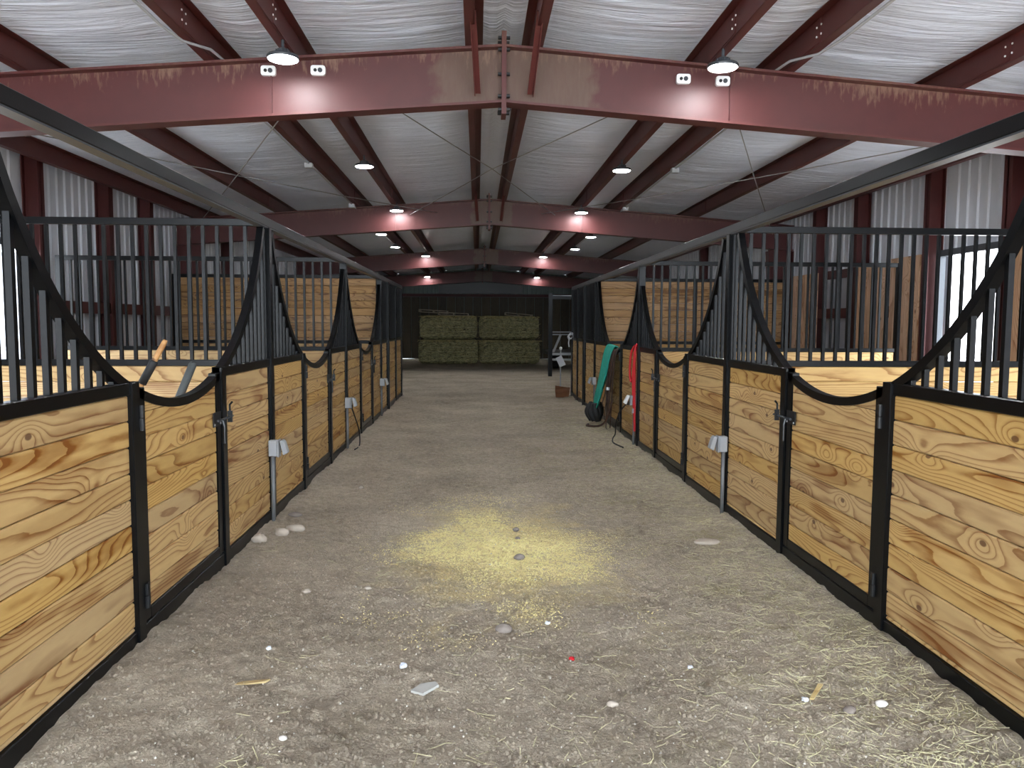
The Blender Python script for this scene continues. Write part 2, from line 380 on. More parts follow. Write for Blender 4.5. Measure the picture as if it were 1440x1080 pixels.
def corrugated(mb, s, X, ya, yb, z0, ztop):
    """ribbed sheet in the plane x = X; ribs stand into the barn"""
    prof = []; y = ya; p = .2
    while y < yb-1e-6:
        for dy, d in ((0, 0), (.10, 0), (.115, .022), (.165, .022), (.18, 0)):
            if y+dy < yb: prof.append((y+dy, d))
        y += p
    prof.append((yb, 0))
    vs_ = [(X-s*d, yy, zz) for yy, d in prof for zz in (z0, ztop)]
    mb.add(vs_, [(2*i, 2*i+2, 2*i+3, 2*i+1) for i in range(len(prof)-1)])
for s in (-1, 1):
    X = XWALL[s]; zt = zroof(X)+.2
    mb = MB(); y = Y0
    for a, b in OPEN[s]+[(Y1, Y1)]:
        corrugated(mb, s, X, y, a, 0, zt)
        if b > a: corrugated(mb, s, X, a, b, 2.56, zt)
        y = b
    wl = tag(mb.build('wall_'+SIDE[s], SHEET), 'white ribbed metal side wall with dark red framing, %s side' % SIDE[s], 'wall', kind='structure')
    def wpart(name, m, *bx, bevel=0):
        return MB().box(*bx).build(name, m, wl, bevel=bevel)
    iw = lambda a: X - s*a
    # horizontal girts, broken at openings
    for z in (1.72, 2.95):
        y = Y0
        for a, b in OPEN[s]+[(Y1, Y1)]:
            if z > 2.5: continue
            if a > y+.05: wpart('girt', REDW, iw(.03), iw(.19), y, a-.16, z, z+.16)
            y = b+.16
    studs = {-1: [3.2, 4.7, 6.28, 8.55, 10.09, 11.95, 13.4, 17.6, 20.5], 1: [3.2, 4.8, 6.33, 8.52, 10.07, 12.0, 13.5, 17.6, 20.5]}[s]
    for yy in studs:
        m = MB().box(iw(.03), iw(.23), yy-.012, yy+.012, 0, zt-.02).box(iw(.03), iw(.045), yy-.07, yy+.07, 0, zt-.02).box(iw(.215), iw(.23), yy-.07, yy+.07, 0, zt-.02)
        m.build('stud', REDW, wl)
    for a, b in OPEN[s]:
        wpart('door_header', GREYTUBE, iw(.05), iw(.13), a-.02, b+.02, 2.49, 2.57)
        for yy in (a, b): wpart('door_jamb', GREYTUBE, iw(.05), iw(.13), yy-.03, yy+.03, 0, 2.49)
    # open white outside door leaf, swung back beyond the far jamb
    for a, b in OPEN[s]:
        leaf = MB().box(X+s*.02, X+s*.72, b-.015, b+.02, .12, 2.45)
        leaf.box(X+s*.02, X+s*.72, b-.03, b-.015, 1.2, 1.28).build('door_leaf', SHEET, wl)
# vertical jamb boards on the right wall
jb = bpy.data.objects['wall_right']; X = XWALL[1]
for ya, yb, n, top in ((7.75, 8.42, 3, 2.53), (10.17, 10.92, 3, 2.54), (11.0, 11.88, 3, 2.5), (13.32, 14.45, 4, 2.5)):
    w = (yb-ya)/n
    for k in range(n):
        b = MB().box(-(top-.05)/2, (top-.05)/2, -.018, .018, -(w-.03)/2, (w-.03)/2)
        me = b.mesh('jamb_board', W_JAMB)
        o = inst('plank', me, jb, (X-.215, ya+w*(k+.5), .05+(top-.05)/2))
        o.rotation_euler = Matrix(((0, 1, 0), (0, 0, 1), (1, 0, 0))).to_euler()
# closed grey stall door further along the right wall
dr = empty('door_1', (X-.06, 12.62, 0), 'closed grey ribbed metal outside door behind the bars on the right', 'door', kind='structure')
m = MB()
for k in range(5):
    m.box(X-.075, X-.05, 12.08+k*.22, 12.08+k*.22+.2, .08, 2.36)
m.box(X-.06, X-.045, 12.06, 13.2, .06, 2.38); m.build('door_leaf', SHEETD, dr)
MB().box(X-.1, X-.03, 12.02, 13.25, 2.38, 2.52).build('door_header', REDW, dr)

# back wall
bw = MB()
prof = []
x = CX-WD
while x < CX+WD:
    for dx, d in ((0, 0), (.1, 0), (.115, .022), (.165, .022), (.18, 0)):
        if x+dx < CX+WD: prof.append((x+dx, d))
    x += .2
prof.append((CX+WD, 0))
bw.add([p for xx, d in prof for p in ((xx, Y1-d, 0), (xx, Y1-d, zroof(xx)+.2))], [(2*i, 2*i+2, 2*i+3, 2*i+1) for i in range(len(prof)-1)])
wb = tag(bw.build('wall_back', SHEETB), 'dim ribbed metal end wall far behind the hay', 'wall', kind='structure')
MB().box(-1.75, 2.05, Y1-.12, Y1-.05, 2.98, 3.5).build('door_track', DARKP, wb)
MB().box(-4.9, 5.3, Y1-.14, Y1-.04, 2.82, 2.95).build('girt', REDW, wb)
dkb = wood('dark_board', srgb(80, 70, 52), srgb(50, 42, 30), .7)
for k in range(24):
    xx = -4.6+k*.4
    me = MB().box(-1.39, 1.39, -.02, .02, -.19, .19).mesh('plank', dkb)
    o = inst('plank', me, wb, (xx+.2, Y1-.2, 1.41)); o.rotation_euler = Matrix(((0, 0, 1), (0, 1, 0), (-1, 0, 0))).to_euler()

# ------------------------------------------------------------------ steel roof frame
def rafter(i, y):
    near = i == 0
    mat = RED if near else RED2
    t = empty('roof_rafter', (CX, y, ZR),
              ['nearest dark red steel rafter, tan dust blotch at its ridge joint', 'second red steel rafter from the camera, between two glowing lamps', 'third red steel rafter, dim, ahead of the far lamps', 'farthest red steel rafter above the hay bales, lamp-lit at two spots'][i], 'rafter', 'steel rafters')
    L_ = WD-.05
    def slab(z0, z1, hw):   # sloping slab on both sides, z measured from the rafter top
        m = MB()
        for s in (-1, 1):
            m.prism([(CX, y-hw, ZR+z0), (CX+s*L_, y-hw, ZR+z0-SLOPE*L_), (CX+s*L_, y-hw, ZR+z1-SLOPE*L_), (CX, y-hw, ZR+z1)], (0, 2*hw, 0))
        return m
    slab(-RD+.02, -.02, .006).build('web', mat, t)
    slab(-.02, 0, .085).build('top_flange', REDF, t)
    slab(-RD, -RD+.02, .085).build('bottom_flange', REDF, t)
    MB().box(CX-.02, CX+.02, y-.10, y+.10, ZR-RD-.10, ZR+.10).build('splice_plate', REDF, t)
    bolt = MB().lathe([(.016, 0), (.016, .03)], n=6).mesh('bolt', STEEL2)
    for z in (.055, -.04, -.24, -.42, -RD-.055):
        for s in (-1, 1):
            for yy in (-.06, .06):
                o = inst('bolt', bolt, t, (CX+s*.02, y+yy, ZR+z)); o.rotation_euler = (0, s*math.pi/2, 0)
    if i < 2:
        for s in (-1, 1):   # flange braces to the ridge purlins
            a = Vector((CX+s*.26, y-.62, ZR+.06)); b = Vector((CX+s*.22, y-.10, ZR-RD+.06))
            m = MB(); m.prism([a+Vector((-.025, 0, 0)), a+Vector((.025, 0, 0)), a+Vector((.025, .012, .012)), a+Vector((-.025, .012, .012))], b-a)
            m.prism([a+Vector((s*.025, 0, 0)), a+Vector((s*.025, -.03, -.03)), a+Vector((s*.019, -.03, -.03)), a+Vector((s*.019, 0, 0))], b-a)
            m.build('flange_brace', REDF, t)
    for s in (-1, 1):       # welded web stiffeners by the lamps
        xx = CX+s*(1.94 if near else 1.75); zz = zroof(xx)
        MB().box(xx-.004, xx+.004, y-.03, y+.03, zz-RD+.02, zz-.02).build('stiffener', mat, t)
        # columns
        xc = CX+s*(WD-.05); zc = zroof(xc)
        m = MB()
        m.prism([(xc, y-.006, 0), (xc-s*.28, y-.006, 0), (xc-s*.46, y-.006, zc-RD+.02), (xc, y-.006, zc-RD+.02)], (0, .012, 0))
        m.prism([(xc-s*.28, y-.085, 0), (xc-s*.46, y-.085, zc-RD-.01), (xc-s*.48, y-.085, zc-RD-.01), (xc-s*.30, y-.085, 0)], (0, .17, 0))
        m.box(xc-.01, xc+.01, y-.085, y+.085, 0, zc-RD-.01)
        m.build('column', REDW, t)
for i, y in enumerate(RAFT): rafter(i, y)
PUR = [.25, 1.74, 2.40, 3.90, 5.42]
ORD = ['first', 'second', 'third', 'fourth', 'fifth']
for s in (-1, 1):
    for k, d in enumerate(PUR):
        xw = CX+s*d; z = ZR-SLOPE*d+.002
        t = empty('roof_purlin', (xw, Y0, z), 'long red roof purlin, %s from the ridge on the %s slope' % (ORD[k], SIDE[s]), 'purlin', 'roof purlins')
        MB().box(xw-.005, xw+.005, Y0, Y1-.03, z, z+.2).build('web', REDP, t)
        MB().box(xw, xw+s*.075, Y0, Y1-.03, z, z+.006).box(xw+s*.070, xw+s*.075, Y0, Y1-.03, z+.006, z+.022).build('bottom_flange', REDP, t)
        MB().box(xw, xw-s*.075, Y0, Y1-.03, z+.196, z+.202).build('top_flange', REDP, t)
        if k in (1, 2, 3):
            for yr in RAFT[:2]:
                MB().box(xw-s*.012, xw-s*.005, yr-.75, yr+.75, z+.012, z+.19).build('lap_plate', REDP, t)
            hole = MB().lathe([(.008, 0), (.008, .006)], n=8).mesh('bolt', WHITEP)
            for yy in (6.02, 6.10):
                for zz in (.06, .13):
                    o = inst('bolt', hole, t, (xw-s*.012, yy, z+zz)); o.rotation_euler = (0, -s*math.pi/2, 0)
# cross-brace cables under the roof between the first two rafters
CB = [((-.94-.30*.32, 6.9), (1.45, 14.8), 'left of the ridge to far right'), ((1.62, 6.9), (-1.25, 14.8), 'right of the ridge to far left'),
      ((-1.48, 6.9), (-5.2, 14.8), 'inner end near, outer end far, left slope'), ((-2.55-1.9, 7.4), (-.75, 14.8), 'outer end near, inner end far, left slope'),
      ((2.2, 6.9), (5.6, 14.8), 'inner end near, outer end far, right slope'), ((4.85, 7.1), (1.2, 14.8), 'outer end near, inner end far, right slope')]
for (xa, ya), (xb, yb), w in CB:
    pts = []
    for k in range(9):
        u = k/8; x = xa+(xb-xa)*u; yy = ya+(yb-ya)*u
        pts.append((x, yy, zroof(x)-.20-.03*math.sin(math.pi*u)))
    tag(MB().tube(pts, .006, 6).build('brace_cable', CABLE), 'thin steel roof brace cable, %s' % w, 'cable', 'roof brace cables')
# conduit along the third purlins
for s in (-1, 1):
    xw = CX+s*(2.40+.10); pts = [(xw, Y0, ZR-SLOPE*2.5-.012), (xw, 5.9, ZR-SLOPE*2.5-.012), (xw-s*.05, 6.2, ZR-SLOPE*2.5-.02), (xw-s*.16, 6.5, ZR-SLOPE*2.5+.02), (xw-s*.18, 7.1, ZR-SLOPE*2.3+.03), (xw-s*.02, 7.6, ZR-SLOPE*2.5-.012), (xw-s*.02, 22, ZR-SLOPE*2.5-.012)]
    t = empty('conduit', (xw, Y0, 3.7), 'thin grey electrical conduit clipped under a red purlin on the %s' % SIDE[s], 'conduit')
    MB().tube(pts, .011, 8).build('pipe', GALV, t, True)
    for yy in (10.8, 14.4):
        MB().box(xw-s*.02-.05, xw-s*.02+.05, yy-.05, yy+.05, ZR-SLOPE*2.5-.07, ZR-SLOPE*2.5-.005).build('junction_box', GALV, t, bevel=.005)

# ------------------------------------------------------------------ lamps
LAMPS = [(-1.74, 6.36, 'on the nearest rafter, left of the ridge'), (1.74, 6.36, 'on the nearest rafter, right of the ridge'),
         (-1.71, 10.56, 'midway between the two nearest rafters, left'), (1.71, 10.6, 'midway between the two nearest rafters, right'),
         (-1.70, 14.62, 'against the second rafter, left'), (1.70, 14.62, 'against the second rafter, right'),
         (-2.39, 18.0, 'first beyond the second rafter, left'), (2.39, 18.15, 'first beyond the second rafter, right'),
         (-2.39, 21.0, 'second beyond the second rafter, left'), (2.39, 21.1, 'second beyond the second rafter, right'),
         (-1.80, 24.2, 'at the third rafter, left'), (1.80, 24.2, 'at the third rafter, right'),
         (-2.39, 34.2, 'at the farthest rafter, left of the hay'), (2.37, 34.2, 'at the farthest rafter, right of the hay')]
for d, y, w in LAMPS:
    x = CX+d; zc = ZR-SLOPE*abs(d)-.135
    t = empty('ceiling_lamp', (x, y, zc), 'round white LED ceiling lamp %s' % w, 'lamp', 'round LED ceiling lamps')
    h = MB().lathe([(.122, -.012), (.125, .004), (.118, .016), (.075, .026), (.05, .03), (.045, .062), (.03, .068), (.012, .08), (.012, .135)], (x, y, zc), 24)
    for k in range(12):
        a = k*math.pi/6
        h.box(x+math.cos(a)*.052-.004, x+math.cos(a)*.052+.004, y+math.sin(a)*.052-.004, y+math.sin(a)*.052+.004, zc+.02, zc+.058)
    h.build('housing', GREYTUBE, t, False)
    MB().lathe([(.108, -.017), (.114, -.013), (.114, -.008)], (x, y, zc), 24).build('lens', LENS, t)
for x, z, w in ((-1.74, 3.69, 'below the left lamp'), (-1.33, 3.70, 'right of the left lamp'), (1.75, 3.687, 'left of the right lamp'), (2.09, 3.675, 'below the right lamp')):
    t = empty('junction_box', (x, RAFT[0], z), 'white rounded outlet box on the nearest rafter, %s' % w, 'outlet box', 'outlet boxes on the rafter')
    y = RAFT[0]-.006
    p = [(x+a*.042+math.cos(q)*.018, y, z+b*.022+math.sin(q)*.018) for a, b, q0 in ((1, 1, 0), (-1, 1, 90), (-1, -1, 180), (1, -1, 270)) for q in (math.radians(q0), math.radians(q0+45), math.radians(q0+90))]
    MB().prism(p, (0, -.035, 0)).build('box', WHITEP, t)
    MB().tube([(x+.018, y-.034, z), (x+.018, y-.042, z)], .019, 14).build('socket_ring', GREYTUBE, t)
    MB().tube([(x-.022, y-.034, z), (x-.022, y-.040, z)], .014, 12).build('cable_plug', BLACKR, t)

# ------------------------------------------------------------------ stalls
_pc = {}
def plank_mesh(L_, h, mat):
    key = (round(L_, 3), round(h, 3), mat.name)
    if key not in _pc:
        c = .006; t = .018; hl = L_/2
        pr = [(-t, -h/2+c), (-t+c, -h/2), (t-c, -h/2), (t, -h/2+c), (t, h/2-c), (t-c, h/2), (-t+c, h/2), (-t, h/2-c)]
        _pc[key] = MB().prism([(-hl, a, b) for a, b in pr], (L_, 0, 0)).mesh('plank', mat)
    return _pc[key]
BAR = MB().box(-.0125, .0125, -.0125, .0125, 0, 1).mesh('bar', STEEL)
PH = .127
def planks_y(t, s, ya, yb, z0, z1, mat=W_FRONT, dep=.03):
    """boards running along the aisle; tops aligned with z1"""
    z = z1
    while z > z0+.02:
        zb = max(z-PH, z0); h = z-zb
        j = R.uniform(-.0018, .0018)
        inst('plank', plank_mesh(yb-ya, h-.004, mat), t, (XF[s]+s*(dep+j), (ya+yb)/2, (z+zb)/2), math.pi/2)
        z = zb
def fb(s, a, b): return (XF[s]+s*a, XF[s]+s*b)
ARC_R, ARC_Z = 1.85, 1.18+1.85
def arc(yc, y, r=ARC_R):
    q = r*r-(y-yc)**2
    return ARC_Z-math.sqrt(q) if q > 0 else 9.
def arc_strip(s, yc, ya, yb, a, b, n=16):
    m = MB(); ys = [ya+(yb-ya)*k/n for k in range(n+1)]
    x0, x1 = fb(s, a, b); vs_ = []
    for y in ys:
        q = Vector((0, y-yc, -math.sqrt(max(ARC_R**2-(y-yc)**2, 1e-4)))).normalized()
        for r in (ARC_R, ARC_R+.048):
            for x in (x0, x1): vs_.append((x, yc+q.y*r, ARC_Z+q.z*r))
    fs = [(0, 1, 3, 2), tuple(4*n+i for i in (0, 2, 3, 1))]
    for k in range(n):
        o = 4*k
        for i, j in ((0, 1), (1, 3), (3, 2), (2, 0)): fs.append((o+i, o+j, o+4+j, o+4+i))
    return m.add(vs_, fs)
def bars_y(t, s, ys, z0, top):
    for y in ys:
        h = top(y)-z0
        if h > .02: inst('bar', BAR, t, (XF[s]+s*.028, y, z0), 0, (1, 1, h))
def front(s, ya, yb, yc, side, label, hinge_end):
    """fixed stall front: planked lower half, bars under half of the sweeping arch"""
    t = empty('stall_fence', (XF[s], (ya+yb)/2, 0), label, 'stall front', 'fixed stall fronts')
    x0, x1 = fb(s, 0, .055)
    sw = .085
    near, far = (.03, sw) if hinge_end == 'far' else (sw, .03)
    MB().box(x0, x1, ya, yb, -.02, .085).build('bottom_rail', STEEL, t, bevel=.004)
    MB().box(x0, x1, ya, yb, ZW-.062, ZW).build('middle_rail', STEEL, t, bevel=.004)
    a, b = (yb-sw, yb) if hinge_end == 'far' else (ya, ya+sw)
    MB().box(x0-s*.012, x1, a, b, .0, ZW).build('stile', STEEL, t, bevel=.004)
    MB().box(*fb(s, .002, .055), *((ya, ya+.03) if hinge_end == 'far' else (yb-.03, yb)), .085, ZW-.06).build('board_channel', STEEL, t)
    planks_y(t, s, ya+near-.004, yb-far+.004, .085, ZW-.062)
    if yc is not None:
        dm = math.sqrt(ARC_R**2-(ARC_Z-2.343)**2)
        if hinge_end == 'far': e0, e1 = max(yc-dm, ya+.045), yb
        else: e0, e1 = ya, min(yc+dm, yb-.045)
        arc_strip(s, yc, e0, e1, .002, .052).build('arch', STEEL, t)
        top = lambda y: min(arc(yc, y, ARC_R+.03), 2.343)
    else: top = lambda y: 2.343
    n = int((yb-ya)/.107); st = (yb-ya)/(n+.5)
    if hinge_end == 'far': ys = [ya+st*(k+.65) for k in range(n)]
    else: ys = [yb-st*(k+.65) for k in range(n)]
    bars_y(t, s, [y for y in ys if ya+.02 < y < yb-.02], ZW-.005, top)
    return t
def gate(s, ya, yb, label):
    yc = (ya+yb)/2
    t = empty('stall_gate', (XF[s], ya, 0), label, 'stall gate', 'dipped stall gates')
    x0, x1 = fb(s, 0, .05); ya += .006; yb -= .006; sw = .075
    MB().box(x0, x1, ya, ya+sw, .10, arc(yc, ya)-.005).build('stile', STEEL, t, bevel=.004)
    MB().box(x0, x1, yb-sw, yb, .10, arc(yc, yb)-.005).build('stile', STEEL, t, bevel=.004)
    MB().box(x0, x1, ya+sw, yb-sw, .095, .155).build('bottom_rail', STEEL, t, bevel=.004)
    arc_strip(s, yc, ya+.002, yb-.002, .0, .05).build('curved_top_rail', STEEL, t)
    z = ZW-.062+.03
    a, b = ya+sw-.004, yb-sw+.004
    while z > .16:
        zb = max(z-PH, .15); h = z-zb
        if z < 1.13:
            inst('plank', plank_mesh(b-a, h-.004, W_FRONT), t, (XF[s]+s*(.027+R.uniform(-.0015, .0015)), yc, (z+zb)/2), math.pi/2)
        else:    # boards shaped to the dip
            n = 18; top = []
            for k in range(n+1):
                y = a+(b-a)*k/n; top.append((y-yc, min(z-.002, arc(yc, y, ARC_R+.035))-(z+zb)/2))
            if max(p[1] for p in top) > zb-(z+zb)/2+.01:
                zlo = zb-(z+zb)/2+.002
                pol = [(top[0][0], .018, zlo)] + [(p, .018, max(q, zlo)) for p, q in top] + [(top[-1][0], .018, zlo)]
                inst('plank', MB().prism(pol[1:-1]+[pol[-1], pol[0]], (0, -.036, 0)).mesh('plank', W_FRONT), t, (XF[s]+s*.027, yc, (z+zb)/2), math.pi/2)
        z = zb
    # hinges on the near stile
    for z in (.24, 1.13):
        hx = XF[s]-s*.018
        h = MB().tube([(hx, ya-.012, z-.06), (hx, ya-.012, z+.0)], .013, 10).tube([(hx, ya-.012, z+.004), (hx, ya-.012, z+.064)], .011, 10)
        h.box(XF[s]-s*.008, XF[s]-s*.001, ya-.012, ya+.045, z+.01, z+.055)
        h.build('hinge', STEEL2, t)
    # slide latch on the far stile
    zl = .985; y0 = yb-.155
    lt = MB().box(XF[s]-s*.007, XF[s]-s*.001, y0, y0+.14, zl-.045, zl+.045).build('latch', STEEL2, t)
    lx = XF[s]-s*.028
    MB().tube([(lx, y0+.02, zl-.005), (lx, yb+.16, zl-.005)], .008, 8).build('bolt', GREYTUBE, lt)
    MB().tube([(lx, y0+.10, zl-.005), (lx-s*.012, y0+.10, zl-.05), (lx-s*.012, y0+.10, zl-.16)], .009, 8).build('handle', STEEL2, lt)
    MB().box(XF[s]-s*.045, XF[s]-s*.015, yb+.09, yb+.105, zl-.04, zl+.035).tube([(lx, yb+.1, zl+.03), (lx, yb+.1, zl+.075), (lx-s*.02, yb+.09, zl+.095)], .007, 6).build('receiver', STEEL2, lt)
    for yy in (y0+.015, y0+.125):
        MB().tube([(XF[s]-s*.007, yy, zl-.03), (XF[s]-s*.012, yy, zl-.03)], .007, 8).build('screw', GALV, lt)
    return t
def divider(s, y, solid, label, lower=W_FRONT):
    t = empty('stall_divider', (XF[s], y, 0), label, 'stall divider', 'stall dividers')
    xa, xb = XF[s]+s*.075, XE[s]
    w = abs(xb-xa)
    def bx(a, b, z0, z1, name, hw=.025): MB().box(XF[s]+s*a, XF[s]+s*b, y-hw, y+hw, z0, z1).build(name, STEEL, t, bevel=.003)
    e = abs(XE[s]-XF[s])
    bx(.075, e, 2.365, ZB-.004, 'top_rail'); bx(.075, e, ZW-.06, ZW-.01, 'middle_rail'); bx(.075, e, .0, .07, 'bottom_rail')
    bx(e, e+.06, 0, ZB-.004, 'end_post', .03)
    def pl(z0, z1, mat):
        z = z1
        while z > z0+.02:
            zb = max(z-PH, z0)
            inst('plank', plank_mesh(w-.02, z-zb-.0035, mat), t, ((xa+xb)/2, y+R.uniform(-.002, .002), (z+zb)/2))
            z = zb
    pl(.07, ZW-.06, lower)
    if solid:
        pl(ZW-.01, 2.365, W_OLD)
        bx(1.78, 1.83, .07, 2.365, 'upright', .028)
    else:
        n = round(w/.1085); st = w/n
        for k in range(1, n):
            inst('bar', BAR, t, (xa+s*st*k, y, ZW-.012), 0, (1, 1, 2.37-ZW+.012))
    return t
for s in (-1, 1):
    sd = SIDE[s]
    # overhead rail
    x0, x1 = fb(s, -.012, .062)
    t = empty('overhead_rail', (XF[s], POST[s][0]-.06, ZB), 'long black overhead steel rail topping the %s row of stall fronts' % sd, 'rail')
    MB().box(x0, x1, POST[s][0]-.06, YEND[s]+.04, ZB-.07, ZB).build('tube', STEEL, t, bevel=.004)
    MB().box(x0+s*.004, x1-s*.004, POST[s][0]-.06, YEND[s]+.04, ZB-.078, ZB-.07).build('lip', GREYTUBE, t)
    for i, y in enumerate(POST[s]):
        pt = empty('stall_post', (XF[s], y, 0), 'black full-height steel post %s, %s row' % (['starting the row beside the camera', 'between the nearest and second stalls', 'between the second and third stalls', 'between the third stall and the end bay'][i], sd), 'post', 'stall posts')
        MB().box(*fb(s, -.014, .07), y-.04, y+.04, -.05, ZB-.072).build('tube', STEEL, pt, bevel=.004)
        for z in (.3, 1.0, 1.9):
            MB().tube([(XF[s]-s*.014, y, z), (XF[s]-s*.02, y, z)], .008, 8).build('bolt', STEEL2, pt)
    for i in range(3):
        ya, yb = POST[s][i]+.041, POST[s][i+1]-.041
        g0, g1 = SEAM[s][i]; yc = (g0+g1)/2
        th_ = front(s, ya, g0-.004, yc, s, 'pine-planked stall front on the hinge side of the %s gate, %s row' % (NTH[i], sd), 'far')
        MB().box(*fb(s, 0, .055), g0-.004, g1+.004, -.02, .088).build('threshold_rail', STEEL, th_, bevel=.004)
        gate(s, g0, g1, '%s pine-planked stall gate with dipped black top in the %s row' % (NTH[i], sd))
        front(s, g1+.004, yb, yc, s, 'pine-planked stall front on the latch side of the %s gate, %s row' % (NTH[i], sd), 'near')
    # end bay: straight bars above planks, no arch
    ya = POST[s][3]+.041; mid = {-1: (14.62, 16.1), 1: (15.3, 16.4)}[s]; ye = YEND[s]
    front(s, ya, mid[0]-.06, None, s, 'planked front before the first thick post at the far end, %s row' % sd, 'far')
    front(s, mid[0]+.06, mid[1]-.03, None, s, 'planked front between two posts at the far end, %s row' % sd, 'far')
    front(s, mid[1]+.03, ye-.05, None, s, 'last short planked front ending the %s stall row' % sd, 'far')
    for k, (y, w) in enumerate(((mid[0], .12), (mid[1], .06), (ye, .08))):
        pt = empty('stall_post', (XF[s], y, 0), 'black steel post near the far end of the %s row, %s of three' % (sd, ('thickest', 'slimmest', 'last')[k]), 'post', 'stall posts')
        MB().box(*fb(s, -.03 if k == 0 else -.012, .07), y-w/2, y+w/2, -.05, ZB-.072).build('tube', STEEL, pt, bevel=.004)
        MB().box(*fb(s, -.04, .08), y-w/2, y+w/2, -.03, .012).build('foot_plate', STEEL2, pt)
    divider(s, POST[s][1], False, 'barred stall divider over pine planks behind the nearest gate, %s side' % sd)
    divider(s, POST[s][2], False, 'barred stall divider over pine planks behind the second gate, %s side' % sd)
    divider(s, POST[s][3], True, 'solid full-height plank stall divider behind the third gate, %s side' % sd)

# outlet boxes on the stall posts
for s, ys in ((-1, (6.25, 9.84, 13.35)), (1, (6.43, 10.2, 13.68))):
    for i, y in enumerate(ys):
        x = XF[s]-s*.032
        z = .605
        t = empty('outlet_box', (x, y, 0), 'grey weatherproof outlet box on the %s full-height post of the %s row' % (NTH[i], SIDE[s]), 'outlet box', 'grey outlet boxes on stall posts')
        MB().tube([(x, y, -.03), (x, y, z-.06)], .016, 10).build('conduit', GREYC, t, True)
        MB().box(x-s*.045, x+s*.025, y-.035, y+.035, z-.065, z+.065).build('box', GREYP, t, bevel=.006)
        cv = MB().prism([(x-s*.045, y+d, z+e) for d, e in ((-.042, -.07), (.042, -.07), (.042, .07), (-.042, .07))], (-s*.012, 0, 0)).build('cover_plate', GREYP, t, bevel=.004)
        a = math.radians(28 if i != 1 or s == -1 else 50)
        p = [(x-s*.062, z+.06), (x-s*(.062+.115*math.sin(a)*.5), z-.055), (x-s*(.10+.115*math.sin(a)*.5), z-.035), (x-s*.10, z+.055), (x-s*.08, z+.07)]
        MB().prism([(q[0], y-.036, q[1]) for q in p], (0, .072, 0)).build('flip_cover', WHITEP if (s == 1 and i == 1) else GREYP, t, bevel=.005)
def curve_pts(P, n=6):
    P = [Vector(p) for p in P]; out = []
    for i in range(len(P)-1):
        a, b, c, d = P[max(i-1, 0)], P[i], P[i+1], P[min(i+2, len(P)-1)]
        for k in range(n):
            u = k/n; out.append(.5*((2*b)+(c-a)*u+(2*a-5*b+4*c-d)*u*u+(3*b-a-3*c+d)*u**3))
    return out+[P[-1]]
c = empty('power_cord', (2.0, 10.3, 0), 'black power cord hanging from the white outlet cover on the right row', 'cord')
MB().tube(curve_pts([(1.98, 10.24, .56), (1.92, 10.42, .42), (1.93, 10.75, .22), (1.95, 10.9, .06), (1.9, 10.8, .012+hz(1.9, 10.8)), (1.82, 10.3, .012+hz(1.82, 10.3)), (1.88, 9.9, .012+hz(1.88, 9.9))]), .009, 8).build('cable', BLACKR, c, True)
MB().box(1.965, 2.0, 10.21, 10.26, .54, .59).build('plug', BLACKR, c, bevel=.006)
c = empty('power_cord', (-1.55, 9.85, 0), 'black power cord dropping to the dirt from an outlet in the left row', 'cord')
MB().tube(curve_pts([(-1.58, 9.86, .55), (-1.54, 9.95, .38), (-1.53, 10.15, .2), (-1.52, 10.1, .03), (-1.52, 9.7, .012+hz(-1.52, 9.7))]), .008, 8).build('cable', BLACKR, c, True)
MB().box(-1.60, -1.565, 9.83, 9.88, .53, .58).build('plug', BLACKR, c, bevel=.006)

# ------------------------------------------------------------------ things hanging on the right row
# red halter with lead rope over the rail by the third post
xh = XF[1]-.028; yh = 10.16
t = empty('halter', (xh, yh, ZW), 'bright red nylon halter and lead hanging by an outlet on the right row', 'halter')
m = MB()
for k in range(3):
    m.tube(curve_pts([(xh+.07, yh+.02*k, ZW+.01), (xh+.02, yh+.02*k-.01, ZW+.028), (xh-.006, yh+.01*k, ZW-.05), (xh-.012-.006*k, yh+.03*k-.02, .9), (xh-.008-.006*k, yh+.02*k-.03, .45+.07*k), (xh-.006, yh+.015*k-.03, .20+.12*k)]), .013, 8)
m.build('lead_rope', REDC, t, True)
m = MB(); m.tube(curve_pts([(xh+.02, yh+.02, ZW+.03), (xh-.02, yh+.16, ZW-.06), (xh-.03, yh+.22, ZW-.28), (xh-.03, yh+.18, ZW-.44), (xh-.03, yh+.06, ZW-.45), (xh-.02, yh+.03, ZW-.3), (xh-.01, yh+.02, ZW-.06)]), .016, 8)
m.build('noseband', REDC, t, True)
MB().tube([(xh-.03, yh-.03, .5), (xh-.03, yh-.03, .44)], .014, 8).build('snap', GALV, t)
def cloth(pts_l, pts_r, mat, name, parent, amp=.018, nf=5, thick=.012, nu=14):
    """hanging cloth between two guide curves, with folds and real thickness"""
    A, B = curve_pts(pts_l, 5), curve_pts(pts_r, 5); n = len(A); vs_ = []; fs = []
    for i in range(n):
        for k in range(nu+1):
            u = k/nu; p = A[i].lerp(B[i], u)
            p = p + Vector((-amp*(.4+.6*i/n)*(math.sin(u*nf*2*math.pi+i*.09)+.5*math.sin(u*11+i*.2)), 0, 0)); vs_.append(p)
    for i in range(n-1):
        for k in range(nu): a = i*(nu+1)+k; fs.append((a, a+1, a+nu+2, a+nu+1))
    o = MB().add(vs_, fs).build(name, mat, parent, True)
    md = o.modifiers.new('solid', 'SOLIDIFY'); md.thickness = thick; md.offset = 0
    return o
t = empty('horse_sheet', (1.95, 12.1, 1.2), 'teal cloth horse sheet slung over the third gate of the right row', 'horse sheet')
